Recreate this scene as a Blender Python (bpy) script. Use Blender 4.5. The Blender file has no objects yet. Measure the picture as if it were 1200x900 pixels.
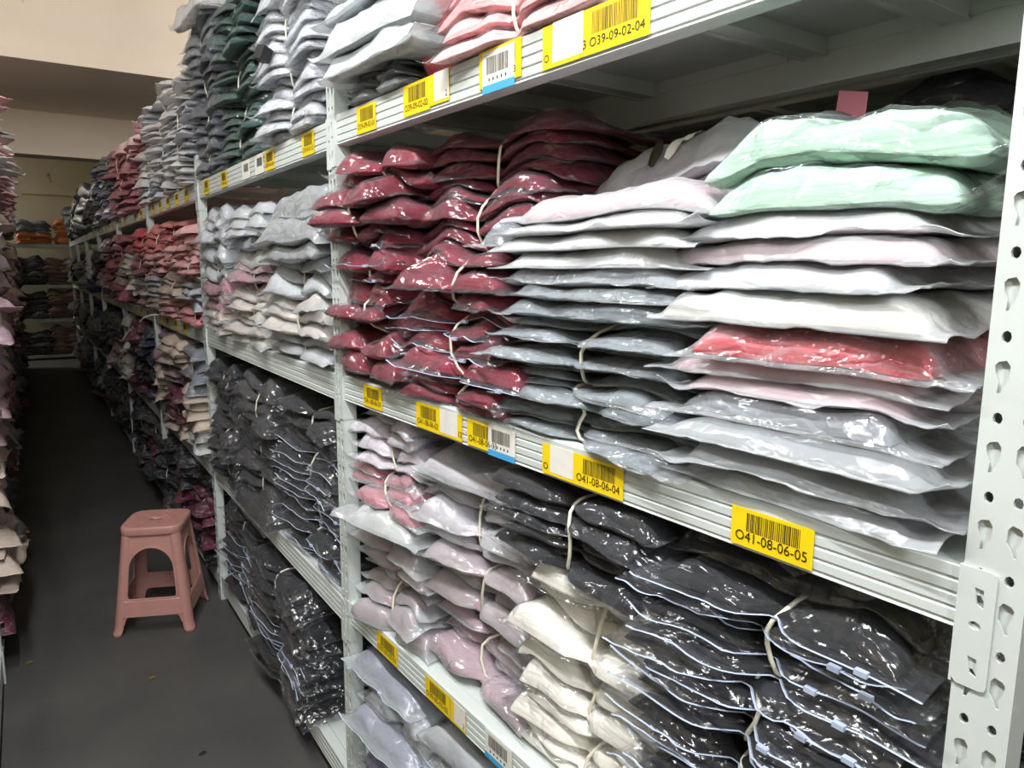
import bpy, bmesh, math, random
import numpy as np
from mathutils import Vector, Matrix

S = bpy.context.scene
C = S.collection
random.seed(7)
RNG = np.random.default_rng(11)

# ---------------------------------------------------------------- camera
F_PX = 858.08
yaw, pit, rol = (math.radians(a) for a in (33.542, -8.975, 0.39))
fw = Vector((math.sin(yaw) * math.cos(pit), math.cos(yaw) * math.cos(pit), math.sin(pit)))
rt = Vector((math.cos(yaw), -math.sin(yaw), 0))
up = rt.cross(fw)
rt, up = (math.cos(rol) * rt + math.sin(rol) * up, -math.sin(rol) * rt + math.cos(rol) * up)
cd = bpy.data.cameras.new('camera')
cam = bpy.data.objects.new('camera', cd)
C.objects.link(cam)
cam.matrix_world = Matrix(((rt.x, up.x, -fw.x, 0), (rt.y, up.y, -fw.y, 0), (rt.z, up.z, -fw.z, 1.55), (0, 0, 0, 1)))
cd.sensor_fit = 'HORIZONTAL'
cd.sensor_width = 36
cd.lens = 36 * F_PX / 1200
cd.clip_start = 0.02
S.camera = cam

# ---------------------------------------------------------------- world, light, exposure
w = bpy.data.worlds.new('world')
S.world = w
w.use_nodes = True
w.node_tree.nodes['Background'].inputs[0].default_value = (0.9, 0.95, 1, 1)
w.node_tree.nodes['Background'].inputs[1].default_value = 0.02
S.view_settings.view_transform = 'Standard'
S.view_settings.look = 'None'
S.view_settings.gamma = 1
S.view_settings.exposure = 0.95
S.cycles.transparent_max_bounces = 12
S.cycles.max_bounces = 8


def lamp(name, loc, sx, sy, power, col=(1, 0.985, 0.96), rot=(0, 0, 0)):
    l = bpy.data.lights.new(name, 'AREA')
    l.shape = 'RECTANGLE'
    l.size, l.size_y = sx, sy
    l.energy = power
    l.color = col
    o = bpy.data.objects.new(name, l)
    C.objects.link(o)
    o.location = loc
    o.rotation_euler = rot
    return o


TUBES = [(-0.12, 0.35, 3.02, 34), (-0.12, 1.95, 3.02, 17), (2.35, 3.6, 3.55, 50), (-1.9, 3.4, 3.55, 28), (-2.3, 14.45, 3.75, 42), (-0.5, -1.7, 2.7, 26)]  # far-wall lamp and the one behind the camera are added fill lights
for tx, ty, tz, p in TUBES:      # side and rear lamps tilted for effect, to brighten the downstand and pack fronts
    lamp('tube_light', (tx, ty, tz - 0.05), 0.05, 1.2, p, rot=(math.radians(0 if tx == -0.12 or ty > 10 else 55), 0, 0), col=(1, 0.96, 0.9) if 3 < ty < 4 else (0.98, 0.99, 1))

# ---------------------------------------------------------------- small helpers


def lin(c):
    c = np.asarray(c, float) / 255
    return tuple(np.where(c <= 0.04045, c / 12.92, ((c + 0.055) / 1.055) ** 2.4))


def newmat(name):
    m = bpy.data.materials.new(name)
    m.use_nodes = True
    nt = m.node_tree
    return m, nt, nt.nodes, nt.links, nt.nodes['Principled BSDF']


def N(nodes, t, **kw):
    n = nodes.new(t)
    for k, v in kw.items():
        setattr(n, k, v)
    return n


def noise(nodes, links, scale, detail=3, vec=None, rough=0.5):
    n = nodes.new('ShaderNodeTexNoise')
    n.inputs['Scale'].default_value = scale
    n.inputs['Detail'].default_value = detail
    n.inputs['Roughness'].default_value = rough
    if vec:
        links.new(vec, n.inputs['Vector'])
    return n


def ramp(nodes, links, src, stops):
    r = nodes.new('ShaderNodeValToRGB')
    e = r.color_ramp.elements
    while len(e) < len(stops):
        e.new(0.5)
    for el, (p, c) in zip(e, stops):
        el.position = p
        el.color = (*c, 1) if len(c) == 3 else c
    links.new(src, r.inputs[0])
    return r


def bump(nodes, links, h, strength, dist, target):
    b = nodes.new('ShaderNodeBump')
    b.inputs['Strength'].default_value = strength
    b.inputs['Distance'].default_value = dist
    links.new(h, b.inputs['Height'])
    links.new(b.outputs[0], target)
    return b


def plain(name, rgb, rough=0.5, metal=0.0, var=0.0, vs=8.0, bs=0.0, bsc=60.0, spec=0.5):
    m, nt, nd, lk, p = newmat(name)
    p.inputs['Roughness'].default_value = rough
    p.inputs['Metallic'].default_value = metal
    p.inputs['Specular IOR Level'].default_value = spec
    tc = nd.new('ShaderNodeTexCoord')
    c = lin(rgb)
    n = noise(nd, lk, vs, 4, tc.outputs['Object'])
    r = ramp(nd, lk, n.outputs['Fac'], [(0.3, tuple(x * (1 - var) for x in c)), (0.7, tuple(min(1, x * (1 + var)) for x in c))])
    lk.new(r.outputs[0], p.inputs['Base Color'])
    if bs:
        n2 = noise(nd, lk, bsc, 3, tc.outputs['Object'])
        bump(nd, lk, n2.outputs['Fac'], bs, 0.003, p.inputs['Normal'])
    return m


def obj_coords(nd, lk):
    """object coordinates shifted by a per-object random amount"""
    tc = nd.new('ShaderNodeTexCoord')
    oi = nd.new('ShaderNodeObjectInfo')
    mu = N(nd, 'ShaderNodeMath', operation='MULTIPLY')
    mu.inputs[1].default_value = 37.0
    lk.new(oi.outputs['Random'], mu.inputs[0])
    ad = N(nd, 'ShaderNodeVectorMath', operation='ADD')
    lk.new(tc.outputs['Object'], ad.inputs[0])
    lk.new(mu.outputs[0], ad.inputs[1])
    return ad.outputs[0], oi


def cloth_material(name, sequins=False, packed=False, attr=False):
    m, nt, nd, lk, p = newmat(name)
    v, oi = obj_coords(nd, lk)
    n = noise(nd, lk, 14, 4, v)
    hsv = nd.new('ShaderNodeHueSaturation')
    mr = nd.new('ShaderNodeMapRange')
    mr.inputs['To Min'].default_value = 0.82
    mr.inputs['To Max'].default_value = 1.14
    lk.new(n.outputs['Fac'], mr.inputs[0])
    lk.new(mr.outputs[0], hsv.inputs['Value'])
    if attr:
        at = nd.new('ShaderNodeAttribute')
        at.attribute_name = 'Col'
        lk.new(at.outputs['Color'], hsv.inputs['Color'])
    else:
        lk.new(oi.outputs['Color'], hsv.inputs['Color'])
    col = hsv.outputs[0]
    p.inputs['Roughness'].default_value = 0.85
    p.inputs['Sheen Weight'].default_value = 0.03
    mp = nd.new('ShaderNodeMapping')
    mp.inputs['Scale'].default_value = (9, 9, 130)
    lk.new(v, mp.inputs[0])
    n2 = noise(nd, lk, 1.0, 4, mp.outputs[0])
    bn = bump(nd, lk, n2.outputs['Fac'], 0.22, 0.01, p.inputs['Normal'])
    if sequins:
        vo = nd.new('ShaderNodeTexVoronoi')
        vo.inputs['Scale'].default_value = 165
        lk.new(v, vo.inputs['Vector'])
        sx = nd.new('ShaderNodeSeparateColor')
        lk.new(vo.outputs['Color'], sx.inputs[0])
        r = ramp(nd, lk, sx.outputs[0], [(0.0, lin((186, 40, 58))), (0.6, lin((206, 60, 76))), (0.86, lin((216, 76, 92))), (0.9, lin((255, 196, 196)))])
        dk_ = ramp(nd, lk, vo.outputs['Distance'], [(0.30, (1, 1, 1)), (0.34, (0, 0, 0))])
        mq = nd.new('ShaderNodeMixRGB')
        mq.inputs[1].default_value = (*lin((190, 46, 62)), 1)
        lk.new(dk_.outputs[0], mq.inputs[0])
        lk.new(r.outputs[0], mq.inputs[2])
        col = mq.outputs[0]
        p.inputs['Roughness'].default_value = 0.3
        p.inputs['Metallic'].default_value = 0.3
    if packed:   # cloth seen through crumpled film at a distance: one surface
        mp2 = nd.new('ShaderNodeMapping')
        mp2.inputs['Scale'].default_value = (14, 14, 34)
        lk.new(v, mp2.inputs[0])
        n3 = noise(nd, lk, 1.6, 5, mp2.outputs[0], 0.7)
        n3.inputs['Distortion'].default_value = 1.2
        rr = ramp(nd, lk, n3.outputs['Fac'], [(0.5, (0, 0, 0)), (0.74, (0.55, 0.55, 0.55))])
        mx = nd.new('ShaderNodeMixRGB')
        mx.inputs[2].default_value = (*lin((214, 216, 220)), 1)
        lk.new(rr.outputs[0], mx.inputs[0])
        lk.new(col, mx.inputs[1])
        col = mx.outputs[0]
        p.inputs['Roughness'].default_value = 0.42
        p.inputs['Coat Weight'].default_value = 0.35
        p.inputs['Coat Roughness'].default_value = 0.25
        bn.inputs['Strength'].default_value = 0.7
        lk.new(n3.outputs['Fac'], bn.inputs['Height'])
    lk.new(col, p.inputs['Base Color'])
    return m


def film_material(name, rgb, a0, a1, rough, bs, trans=0.0, nscale=14):
    """polythene: transparent with a milky, glossy, creased share that grows at grazing angles"""
    m, nt, nd, lk, p = newmat(name)
    v, oi = obj_coords(nd, lk)
    p.inputs['Base Color'].default_value = (*lin(rgb), 1)
    p.inputs['Roughness'].default_value = rough
    n = noise(nd, lk, nscale, 3, v, 0.5)
    n.inputs['Distortion'].default_value = 0.7
    n1 = noise(nd, lk, 60, 1, v)
    ad = N(nd, 'ShaderNodeMath', operation='MULTIPLY_ADD')
    ad.inputs[1].default_value = 0.05
    lk.new(n1.outputs['Fac'], ad.inputs[0])
    hn = N(nd, 'ShaderNodeMath', operation='MULTIPLY')
    hn.inputs[1].default_value = 0.5
    lk.new(n.outputs['Fac'], hn.inputs[0])
    lk.new(hn.outputs[0], ad.inputs[2])
    hs = ad.outputs[0]
    for sc_, amt in ((nscale * 0.75, 0.9), (nscale * 2.1, 0.45)):
        mpv = nd.new('ShaderNodeMapping')
        mpv.inputs['Scale'].default_value = (1.0, 0.5, 1.2)
        mpv.inputs['Rotation'].default_value = (0.3, 0.2, 0.6 + sc_)
        dsp = N(nd, 'ShaderNodeVectorMath', operation='MULTIPLY_ADD')
        dsp.inputs[1].default_value = (0.03, 0.03, 0.03)
        lk.new(n.outputs['Color'], dsp.inputs[0])
        lk.new(v, dsp.inputs[2])
        lk.new(dsp.outputs[0], mpv.inputs[0])
        vo = N(nd, 'ShaderNodeTexVoronoi', feature='DISTANCE_TO_EDGE')
        vo.inputs['Scale'].default_value = sc_
        lk.new(mpv.outputs[0], vo.inputs['Vector'])
        a2 = N(nd, 'ShaderNodeMath', operation='MULTIPLY_ADD')
        a2.inputs[1].default_value = amt
        lk.new(vo.outputs['Distance'], a2.inputs[0])
        lk.new(hs, a2.inputs[2])
        hs = a2.outputs[0]
    bn = bump(nd, lk, hs, bs, 0.045, p.inputs['Normal'])
    lw = nd.new('ShaderNodeLayerWeight')
    lw.inputs['Blend'].default_value = 0.5
    lk.new(bn.outputs[0], lw.inputs['Normal'])
    pw = N(nd, 'ShaderNodeMath', operation='POWER')
    pw.inputs[1].default_value = 2.2
    lk.new(lw.outputs['Facing'], pw.inputs[0])
    mr = nd.new('ShaderNodeMapRange')
    mr.inputs['To Min'].default_value = a0
    mr.inputs['To Max'].default_value = a1
    lk.new(pw.outputs[0], mr.inputs[0])
    mo = N(nd, 'ShaderNodeMath', operation='MULTIPLY')
    mr2 = nd.new('ShaderNodeMapRange')
    mr2.inputs['From Min'].default_value = 0.3
    mr2.inputs['From Max'].default_value = 0.7
    mr2.inputs['To Min'].default_value = 0.85
    mr2.inputs['To Max'].default_value = 1.12
    lk.new(n.outputs['Fac'], mr2.inputs[0])
    lk.new(mr.outputs[0], mo.inputs[0])
    lk.new(mr2.outputs[0], mo.inputs[1])
    tr = nd.new('ShaderNodeBsdfTransparent')
    mix = nd.new('ShaderNodeMixShader')
    lk.new(mo.outputs[0], mix.inputs[0])
    lk.new(tr.outputs[0], mix.inputs[1])
    sh = p.outputs[0]
    p.inputs['Specular IOR Level'].default_value = 0.0
    if trans:
        tl = nd.new('ShaderNodeBsdfTranslucent')
        tl.inputs[0].default_value = (*lin(rgb), 1)
        m2 = nd.new('ShaderNodeMixShader')
        m2.inputs[0].default_value = trans
        lk.new(p.outputs[0], m2.inputs[1])
        lk.new(tl.outputs[0], m2.inputs[2])
        sh = m2.outputs[0]
    lk.new(sh, mix.inputs[2])
    gl = nd.new('ShaderNodeBsdfGlossy')
    gl.inputs['Roughness'].default_value = rough
    lk.new(bn.outputs[0], gl.inputs['Normal'])
    p5 = N(nd, 'ShaderNodeMath', operation='POWER')      # Schlick reflectance, alike on both sides of the film
    p5.inputs[1].default_value = 5.0
    lk.new(lw.outputs['Facing'], p5.inputs[0])
    fr = N(nd, 'ShaderNodeMath', operation='MULTIPLY_ADD')
    fr.inputs[1].default_value = 0.45
    fr.inputs[2].default_value = 0.085
    lk.new(p5.outputs[0], fr.inputs[0])
    gm = nd.new('ShaderNodeMixShader')
    lk.new(fr.outputs[0], gm.inputs[0])
    lk.new(mix.outputs[0], gm.inputs[1])
    lk.new(gl.outputs[0], gm.inputs[2])
    lk.new(gm.outputs[0], nd['Material Output'].inputs['Surface'])
    return m


M = {
    'steel': plain('pale grey painted steel', (200, 207, 203), 0.42, var=0.05, vs=5, bs=0.03, bsc=25),
    'yellow': plain('yellow label paper', (240, 205, 20), 0.35, var=0.03, vs=30),
    'paper': plain('white label paper', (226, 224, 214), 0.5, var=0.04, vs=60),
    'blue': plain('blue label print', (70, 160, 215), 0.4),
    'ink': plain('black ink', (38, 32, 14), 0.5),
    'band': plain('cream elastic band', (232, 228, 208), 0.5),
    'zip': plain('milky zip strip', (172, 184, 206), 0.25),
    'stool': plain('dusty pink plastic', (186, 136, 126), 0.4, var=0.05, vs=18, bs=0.04, bsc=90),
    'cloth': cloth_material('bagged cloth'),
    'sequin': cloth_material('red sequin cloth', sequins=True),
    'packed': cloth_material('cloth under crumpled film', packed=True),
    'packed_many': cloth_material('many cloths under crumpled film', packed=True, attr=True),
    'clear': film_material('clear film', (190, 195, 204), 0.012, 0.11, 0.18, 1.0, 0.0, 12),
    'frost': film_material('frosted film', (208, 212, 214), 0.40, 0.72, 0.3, 0.45, 0.25, 11),
    'semi': film_material('hazy film', (228, 232, 236), 0.14, 0.46, 0.2, 0.8, 0.15, 15),
    'black_box': plain('black plastic', (18, 18, 20), 0.4),
    'pinkpaper': plain('pink card', (240, 150, 165), 0.6),
    'lampcase': plain('white lamp casing', (230, 230, 225), 0.4),
    'leaf': plain('dry scrap', (120, 100, 40), 0.7),
    'dark': plain('dark grit', (30, 28, 26), 0.8),
}
m, nt, nd, lk, p = newmat('lit tube')
p.inputs['Emission Color'].default_value = (1, 0.97, 0.92, 1)
p.inputs['Emission Strength'].default_value = 6
M['tube'] = m

# floor: worn dark grey paint
m, nt, nd, lk, p = newmat('worn dark grey floor paint')
tc = nd.new('ShaderNodeTexCoord')
n = noise(nd, lk, 1.6, 6, tc.outputs['Object'], 0.6)
r = ramp(nd, lk, n.outputs['Fac'], [(0.3, lin((66, 66, 65))), (0.55, lin((79, 78, 76))), (0.75, lin((90, 88, 85)))])
n2 = noise(nd, lk, 9, 5, tc.outputs['Object'], 0.7)
r2 = ramp(nd, lk, n2.outputs['Fac'], [(0.27, lin((66, 62, 58))), (0.36, (1, 1, 1))])
mx = N(nd, 'ShaderNodeMixRGB', blend_type='MULTIPLY')
mx.inputs[0].default_value = 0.35
lk.new(r.outputs[0], mx.inputs[1])
lk.new(r2.outputs[0], mx.inputs[2])
lk.new(mx.outputs[0], p.inputs['Base Color'])
p.inputs['Roughness'].default_value = 0.55
bump(nd, lk, noise(nd, lk, 45, 4, tc.outputs['Object']).outputs['Fac'], 0.08, 0.004, p.inputs['Normal'])
M['floor'] = m


def plaster(name, rgb, marks):
    m, nt, nd, lk, p = newmat(name)
    tc = nd.new('ShaderNodeTexCoord')
    n = noise(nd, lk, 0.9, 5, tc.outputs['Object'])
    c = lin(rgb)
    r = ramp(nd, lk, n.outputs['Fac'], [(0.3, tuple(x * 0.9 for x in c)), (0.7, tuple(min(1, x * 1.05) for x in c))])
    n2 = noise(nd, lk, 3.2, 3, tc.outputs['Object'], 0.7)
    r2 = ramp(nd, lk, n2.outputs['Fac'], [(0.27, lin((90, 80, 68))), (0.31, (1, 1, 1))])
    mx = N(nd, 'ShaderNodeMixRGB', blend_type='MULTIPLY')
    mx.inputs[0].default_value = marks
    lk.new(r.outputs[0], mx.inputs[1])
    lk.new(r2.outputs[0], mx.inputs[2])
    lk.new(mx.outputs[0], p.inputs['Base Color'])
    p.inputs['Roughness'].default_value = 0.8
    bump(nd, lk, noise(nd, lk, 20, 4, tc.outputs['Object']).outputs['Fac'], 0.06, 0.005, p.inputs['Normal'])
    return m


M['wall'] = plaster('cream plaster', (216, 206, 178), 0.6)
M['beam'] = plaster('off white plaster beam', (226, 214, 200), 0.3)
M['ceiling'] = plaster('off white ceiling', (222, 214, 204), 0.2)


def mesh(name, verts, faces, mat, parent=None, smooth=False, midx=None, loc=None):
    me = bpy.data.meshes.new(name)
    me.from_pydata([tuple(v) for v in verts], [], [tuple(f) for f in faces])
    for mm in (mat if isinstance(mat, (list, tuple)) else [mat]):
        me.materials.append(mm)
    if smooth:
        me.polygons.foreach_set('use_smooth', [True] * len(me.polygons))
    if midx is not None:
        me.polygons.foreach_set('material_index', midx)
    me.update()
    o = bpy.data.objects.new(name, me)
    C.objects.link(o)
    if parent:
        o.parent = parent
    if loc:
        o.location = loc
    return o


def empty(name, loc, rz=0.0):
    o = bpy.data.objects.new(name, None)
    o.empty_display_size = 0.05
    C.objects.link(o)
    o.location = loc
    o.rotation_euler = (0, 0, rz)
    return o


LABELS = {}


def tag(o, label, cat, group=None):
    nw = len(label.split())
    assert 4 <= nw <= 16, (nw, label)
    LABELS.setdefault(label, []).append(o.name)
    o['label'] = label
    o['category'] = cat
    if group:
        o['group'] = group
    return o


class MB:
    def __init__(s):
        s.v, s.f, s.m = [], [], []

    def add(s, vs, fs, mi=0):
        k = len(s.v)
        s.v += [tuple(map(float, q)) for q in vs]
        s.f += [tuple(k + i for i in f) for f in fs]
        s.m += [mi] * len(fs)

    def box(s, a, b, mi=0):
        x0, y0, z0 = a
        x1, y1, z1 = b
        s.add([(x0, y0, z0), (x1, y0, z0), (x1, y1, z0), (x0, y1, z0), (x0, y0, z1), (x1, y0, z1), (x1, y1, z1), (x0, y1, z1)],
              [(0, 3, 2, 1), (4, 5, 6, 7), (0, 1, 5, 4), (1, 2, 6, 5), (2, 3, 7, 6), (3, 0, 4, 7)], mi)

    def prism_y(s, prof, y0, y1, mi=0):
        """closed (x,z) profile extruded along y"""
        n = len(prof)
        s.add([(x, y0, z) for x, z in prof] + [(x, y1, z) for x, z in prof],
              [(i, (i + 1) % n, n + (i + 1) % n, n + i) for i in range(n)] + [tuple(range(n))[::-1], tuple(range(n, 2 * n))], mi)

    def tube(s, pts, r, k=6, closed=False, flat=1.0, mi=0):
        P = [Vector(q) for q in pts]
        n = len(P)
        vs, fs = [], []
        for i, q in enumerate(P):
            a = P[(i - 1) % n] if closed or i else P[0]
            b = P[(i + 1) % n] if closed or i < n - 1 else P[-1]
            t = (b - a)
            if t.length < 1e-9:
                t = Vector((0, 0, 1))
            t.normalize()
            up_ = Vector((0, 1, 0)) if abs(t.y) < 0.9 else Vector((1, 0, 0))
            n1 = t.cross(up_).normalized()
            n2 = t.cross(n1).normalized()
            for j in range(k):
                an = 2 * math.pi * j / k
                vs.append(q + n1 * (math.cos(an) * r) + n2 * (math.sin(an) * r * flat))
        for i in range(n if closed else n - 1):
            for j in range(k):
                a, b = i * k + j, i * k + (j + 1) % k
                c, d = ((i + 1) % n) * k + (j + 1) % k, ((i + 1) % n) * k + j
                fs.append((a, b, c, d))
        s.add(vs, fs, mi)

    def build(s, name, mat, parent=None, smooth=False, loc=None):
        return mesh(name, s.v, s.f, mat, parent, smooth, s.m, loc)


def curve_plate(outer, holes, thick):
    """flat plate with holes as (verts, faces); x,y in the plate's plane, z thickness centred"""
    cu = bpy.data.curves.new('plate', 'CURVE')
    cu.dimensions = '2D'
    cu.fill_mode = 'BOTH'
    cu.extrude = thick / 2
    for poly in [outer] + holes:
        sp = cu.splines.new('POLY')
        sp.points.add(len(poly) - 1)
        for q, (x, y) in zip(sp.points, poly):
            q.co = (x, y, 0, 1)
        sp.use_cyclic_u = True
    o = bpy.data.objects.new('plate', cu)
    C.objects.link(o)
    dg = bpy.context.evaluated_depsgraph_get()
    me = bpy.data.meshes.new_from_object(o.evaluated_get(dg))
    vs = [tuple(v.co) for v in me.vertices]
    fs = [tuple(q.vertices) for q in me.polygons]
    bpy.data.objects.remove(o)
    bpy.data.curves.remove(cu)
    bpy.data.meshes.remove(me)
    return vs, fs


TEXT_CACHE = {}


def text_shape(s, size):
    key = (s, size)
    if key not in TEXT_CACHE:
        cu = bpy.data.curves.new('text', 'FONT')
        cu.body = s
        cu.size = size
        cu.resolution_u = 3
        o = bpy.data.objects.new('text', cu)
        C.objects.link(o)
        dg = bpy.context.evaluated_depsgraph_get()
        me = bpy.data.meshes.new_from_object(o.evaluated_get(dg))
        TEXT_CACHE[key] = ([tuple(v.co) for v in me.vertices], [tuple(q.vertices) for q in me.polygons])
        bpy.data.objects.remove(o)
        bpy.data.curves.remove(cu)
        bpy.data.meshes.remove(me)
    return TEXT_CACHE[key]


# ---------------------------------------------------------------- the room
def struct(o):
    o['kind'] = 'structure'
    return o


def roombox(name, a, b, mat):
    q = MB()
    q.box(a, b)
    return struct(q.build(name, mat))


roombox('floor', (-3, -3, -0.1), (4.5, 14.9, 0), M['floor'])
roombox('ceiling', (-3, -3, 4.3), (4.5, 14.9, 4.4), M['ceiling'])
roombox('wall_left', (-3.1, -3, 0), (-3, 14.9, 4.3), M['wall'])
roombox('wall_right', (4.5, -3, 0), (4.6, 14.9, 4.3), M['wall'])
roombox('wall_back', (-3, 14.85, 0), (4.5, 14.95, 4.3), M['wall'])
roombox('wall_front', (-3, -3.1, 0), (4.5, -3, 4.3), M['wall'])
# deep downstand with a projecting bottom edge, lower slab behind it, second beam
q = MB()
q.box((-3, 7.12, 3.2), (4.5, 7.5, 4.3))
q.box((-3, 7.05, 3.12), (4.5, 7.5, 3.2))
struct(q.build('trim_1', M['beam']))
roombox('trim_2', (-3, 7.5, 3.12), (4.5, 9.3, 3.22), M['beam'])
q = MB()
q.box((-3, 9.3, 2.72), (4.5, 9.6, 3.5))
q.box((-3, 9.27, 2.68), (4.5, 9.6, 2.72))
struct(q.build('trim_3', M['beam']))
q = MB()
q.box((-3, 14.83, 2.72), (4.5, 14.85, 2.74))
struct(q.build('trim_4', M['wall']))

for i, (tx, ty, tz, pw) in enumerate(TUBES):
    lab = ['white tube lamp hanging over the near end of the aisle between the racks', 'white tube lamp hanging over the second bay of the right rack', 'white tube lamp hanging to the right of the right rack',
           'white tube lamp hanging to the left of the left rack', 'added white tube lamp out of view, brightening the far wall', 'added fill tube lamp behind the camera at the near end of the hall'][i]
    t = tag(empty('tube_lamp', (tx, ty, tz)), lab, 'lamp')
    q = MB()
    q.box((-0.03, -0.62, 0.0), (0.03, 0.62, 0.04))
    q.build('casing', M['lampcase'], t)
    q = MB()
    q.tube([(0, -0.6, -0.02), (0, 0.6, -0.02)], 0.013, 10)
    q.build('tube', M['tube'], t, True)
    for y in (-0.4, 0.4):
        q = MB()
        q.tube([(0, y, 0.04), (0, y, 4.3 - tz)], 0.004, 6)
        q.build('hanging_rod', M['lampcase'], t)

# ---------------------------------------------------------------- racks
D = 0.659
ROMAN = {}


class Bay:
    """frame of one rack bay: local x runs into the rack from its front, local y along it"""

    def __init__(s, px, py, th, y0, y1, tiers, phrase):
        s.px, s.py, s.th, s.y0, s.y1, s.tiers, s.phrase = px, py, th, y0, y1, tiers, phrase
        s.c, s.s = math.cos(th), math.sin(th)

    def w(s, x, y, z):
        return (s.px + x * s.c - y * s.s, s.py + x * s.s + y * s.c, z)


# tiers bottom -> top : (beam bottom, beam top)
T1 = [(0.053, 0.125), (0.598, 0.663), (1.212, 1.277), (1.843, 1.915)]
T2 = [(0.053, 0.125), (0.583, 0.655), (1.204, 1.274), (1.838, 1.908)]
YS = [1.831, 3.50, 5.04, 6.77, 8.60, 10.35, 12.05, 13.7]
BAYS = [Bay(D, 1.831, 0.037, -1.523, 0.0, T1, 'nearest bay')]
for k in range(7):
    BAYS.append(Bay(D, YS[k], 0.0, 0.0, YS[k + 1] - YS[k], T2, ['second', 'third', 'fourth', 'fifth', 'sixth', 'seventh', 'eighth'][k] + ' bay'))
XL = -0.175
LY = [1.5, 3.15, 4.8, 6.5, 8.2, 9.9, 11.6, 13.3]
LBAYS = []
for k in range(7):
    LBAYS.append(Bay(XL, LY[k + 1], math.pi, 0.0, LY[k + 1] - LY[k], T2, 'left rack\'s ' + ['first', 'second', 'third', 'fourth', 'fifth', 'sixth', 'seventh'][k] + ' bay'))
REAR = Bay(1.10, 1.831, 0.037, -1.523, 0.0, T1, 'rear bay')
BACK = Bay(1.35, 14.3, math.pi / 2, 0.0, 1.75, [(0.03, 0.08), (0.62, 0.68), (1.18, 1.23), (1.83, 1.89)], 'end rack')


def keyhole(cx, cz, sx, flip):
    p = [(-5, 17), (3, 19), (7, 13), (7, -2), (2, -10), (-1, -17), (-4, -17), (-3, -6), (-7, 4), (-8, 13)]
    return [(cx + flip * a * sx / 1000, cz + b * sx / 1000) for a, b in p]


def ring(cx, cz, rx, rz, n=8):
    return [(cx + rx * math.cos(2 * math.pi * i / n), cz + rz * math.sin(2 * math.pi * i / n)) for i in range(n)]


def upright(parent, y0, y1, ztop, holes, x=0.0, front=-1):
    """C section post, y0..y1 wide, front face at local x"""
    wd = y1 - y0
    q = MB()
    if holes:
        hs = []
        z = 0.07
        while z < ztop - 0.05:
            for cy, fl in ((wd * 0.27, 1), (wd * 0.73, -1)):
                hs.append(keyhole(cy, z, 0.82, fl))
                hs.append(ring(cy, z + 0.0365, 0.0042, 0.0055))
            z += 0.073
        vs, fs = curve_plate([(0, 0), (wd, 0), (wd, ztop), (0, ztop)], hs, 0.002)
        q.add([(x + v[2] + 0.001, y0 + v[0], v[1]) for v in vs], fs)
        # inner wall close behind the punched face, with its round holes only
        hs2 = [h for h in hs if len(h) == 8]
        vs, fs = curve_plate([(0.002, 0), (wd - 0.002, 0), (wd - 0.002, ztop), (0.002, ztop)], hs2, 0.001)
        q.add([(x + v[2] + 0.0045, y0 + v[0], v[1]) for v in vs], fs)
    else:
        q.box((x, y0, 0), (x + 0.002, y1, ztop))
    for ya, yb in ((y0, y0 + 0.002), (y1 - 0.002, y1)):
        q.box((x + 0.0015, ya, 0), (x + 0.036, yb, ztop))
    for ya, yb in ((y0, y0 + 0.012), (y1 - 0.012, y1)):
        q.box((x + 0.034, ya, 0), (x + 0.036, yb, ztop))
    return q.build('upright', M['steel'], parent)


def beam(parent, y0, y1, z0, z1, x=0.003, sgn=1):
    h = z1 - z0
    d = 0.0020
    pr = [(x + sgn * 0.029, z1), (x + sgn * 0.004, z1), (x, z1 - 0.003)]
    nb = 4
    for i in range(nb):
        za = z1 - 0.004 - (h - 0.008) * i / nb
        zb = z1 - 0.004 - (h - 0.008) * (i + 1) / nb
        pr += [(x, za - 0.001), (x, zb + 0.004), (x + sgn * d, zb + 0.0028), (x + sgn * d, zb + 0.0008)]
    pr += [(x, z0 + 0.002), (x + sgn * 0.003, z0), (x + sgn * 0.029, z0)]
    q = MB()
    q.prism_y(pr, y0, y1)
    return q.build('beam', M['steel'], parent)


def connector(bm, y_in, sgn, z0, z1, holes):
    """hooked end plate: lies on the post's front face beside the beam end at y_in, running towards sgn"""
    q = MB()
    wd = 0.03
    zb, zt = z0 - 0.05, z1 + 0.002
    if holes:
        tz = lambda cz: [(wd * 0.4, cz + 0.010), (wd * 0.66, cz + 0.009), (wd * 0.70, cz - 0.009), (wd * 0.5, cz - 0.006)]
        hs = [tz(zt - 0.028), ring(wd * 0.5, zt - 0.055, 0.0055, 0.0042), tz(zt - 0.096)]
        out = [(0, zb + 0.004), (0, zt), (wd - 0.005, zt), (wd - 0.001, zt - 0.002), (wd, zt - 0.006), (wd, zb + 0.006), (wd - 0.001, zb + 0.002), (wd - 0.005, zb), (0.004, zb)]
        vs, fs = curve_plate(out, hs, 0.002)
        q.add([(-0.0015 + v[2], y_in + sgn * v[0], v[1]) for v in vs], fs)
    else:
        ya, yb = sorted((y_in, y_in + sgn * wd))
        q.box((-0.0026, ya, zb), (-0.0005, yb, zt))
    ya, yb = sorted((y_in - sgn * 0.0025, y_in))
    q.box((-0.0026, ya, zb), (0.034, yb, zt))
    return q.build('connector', M['steel'], bm)


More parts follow.
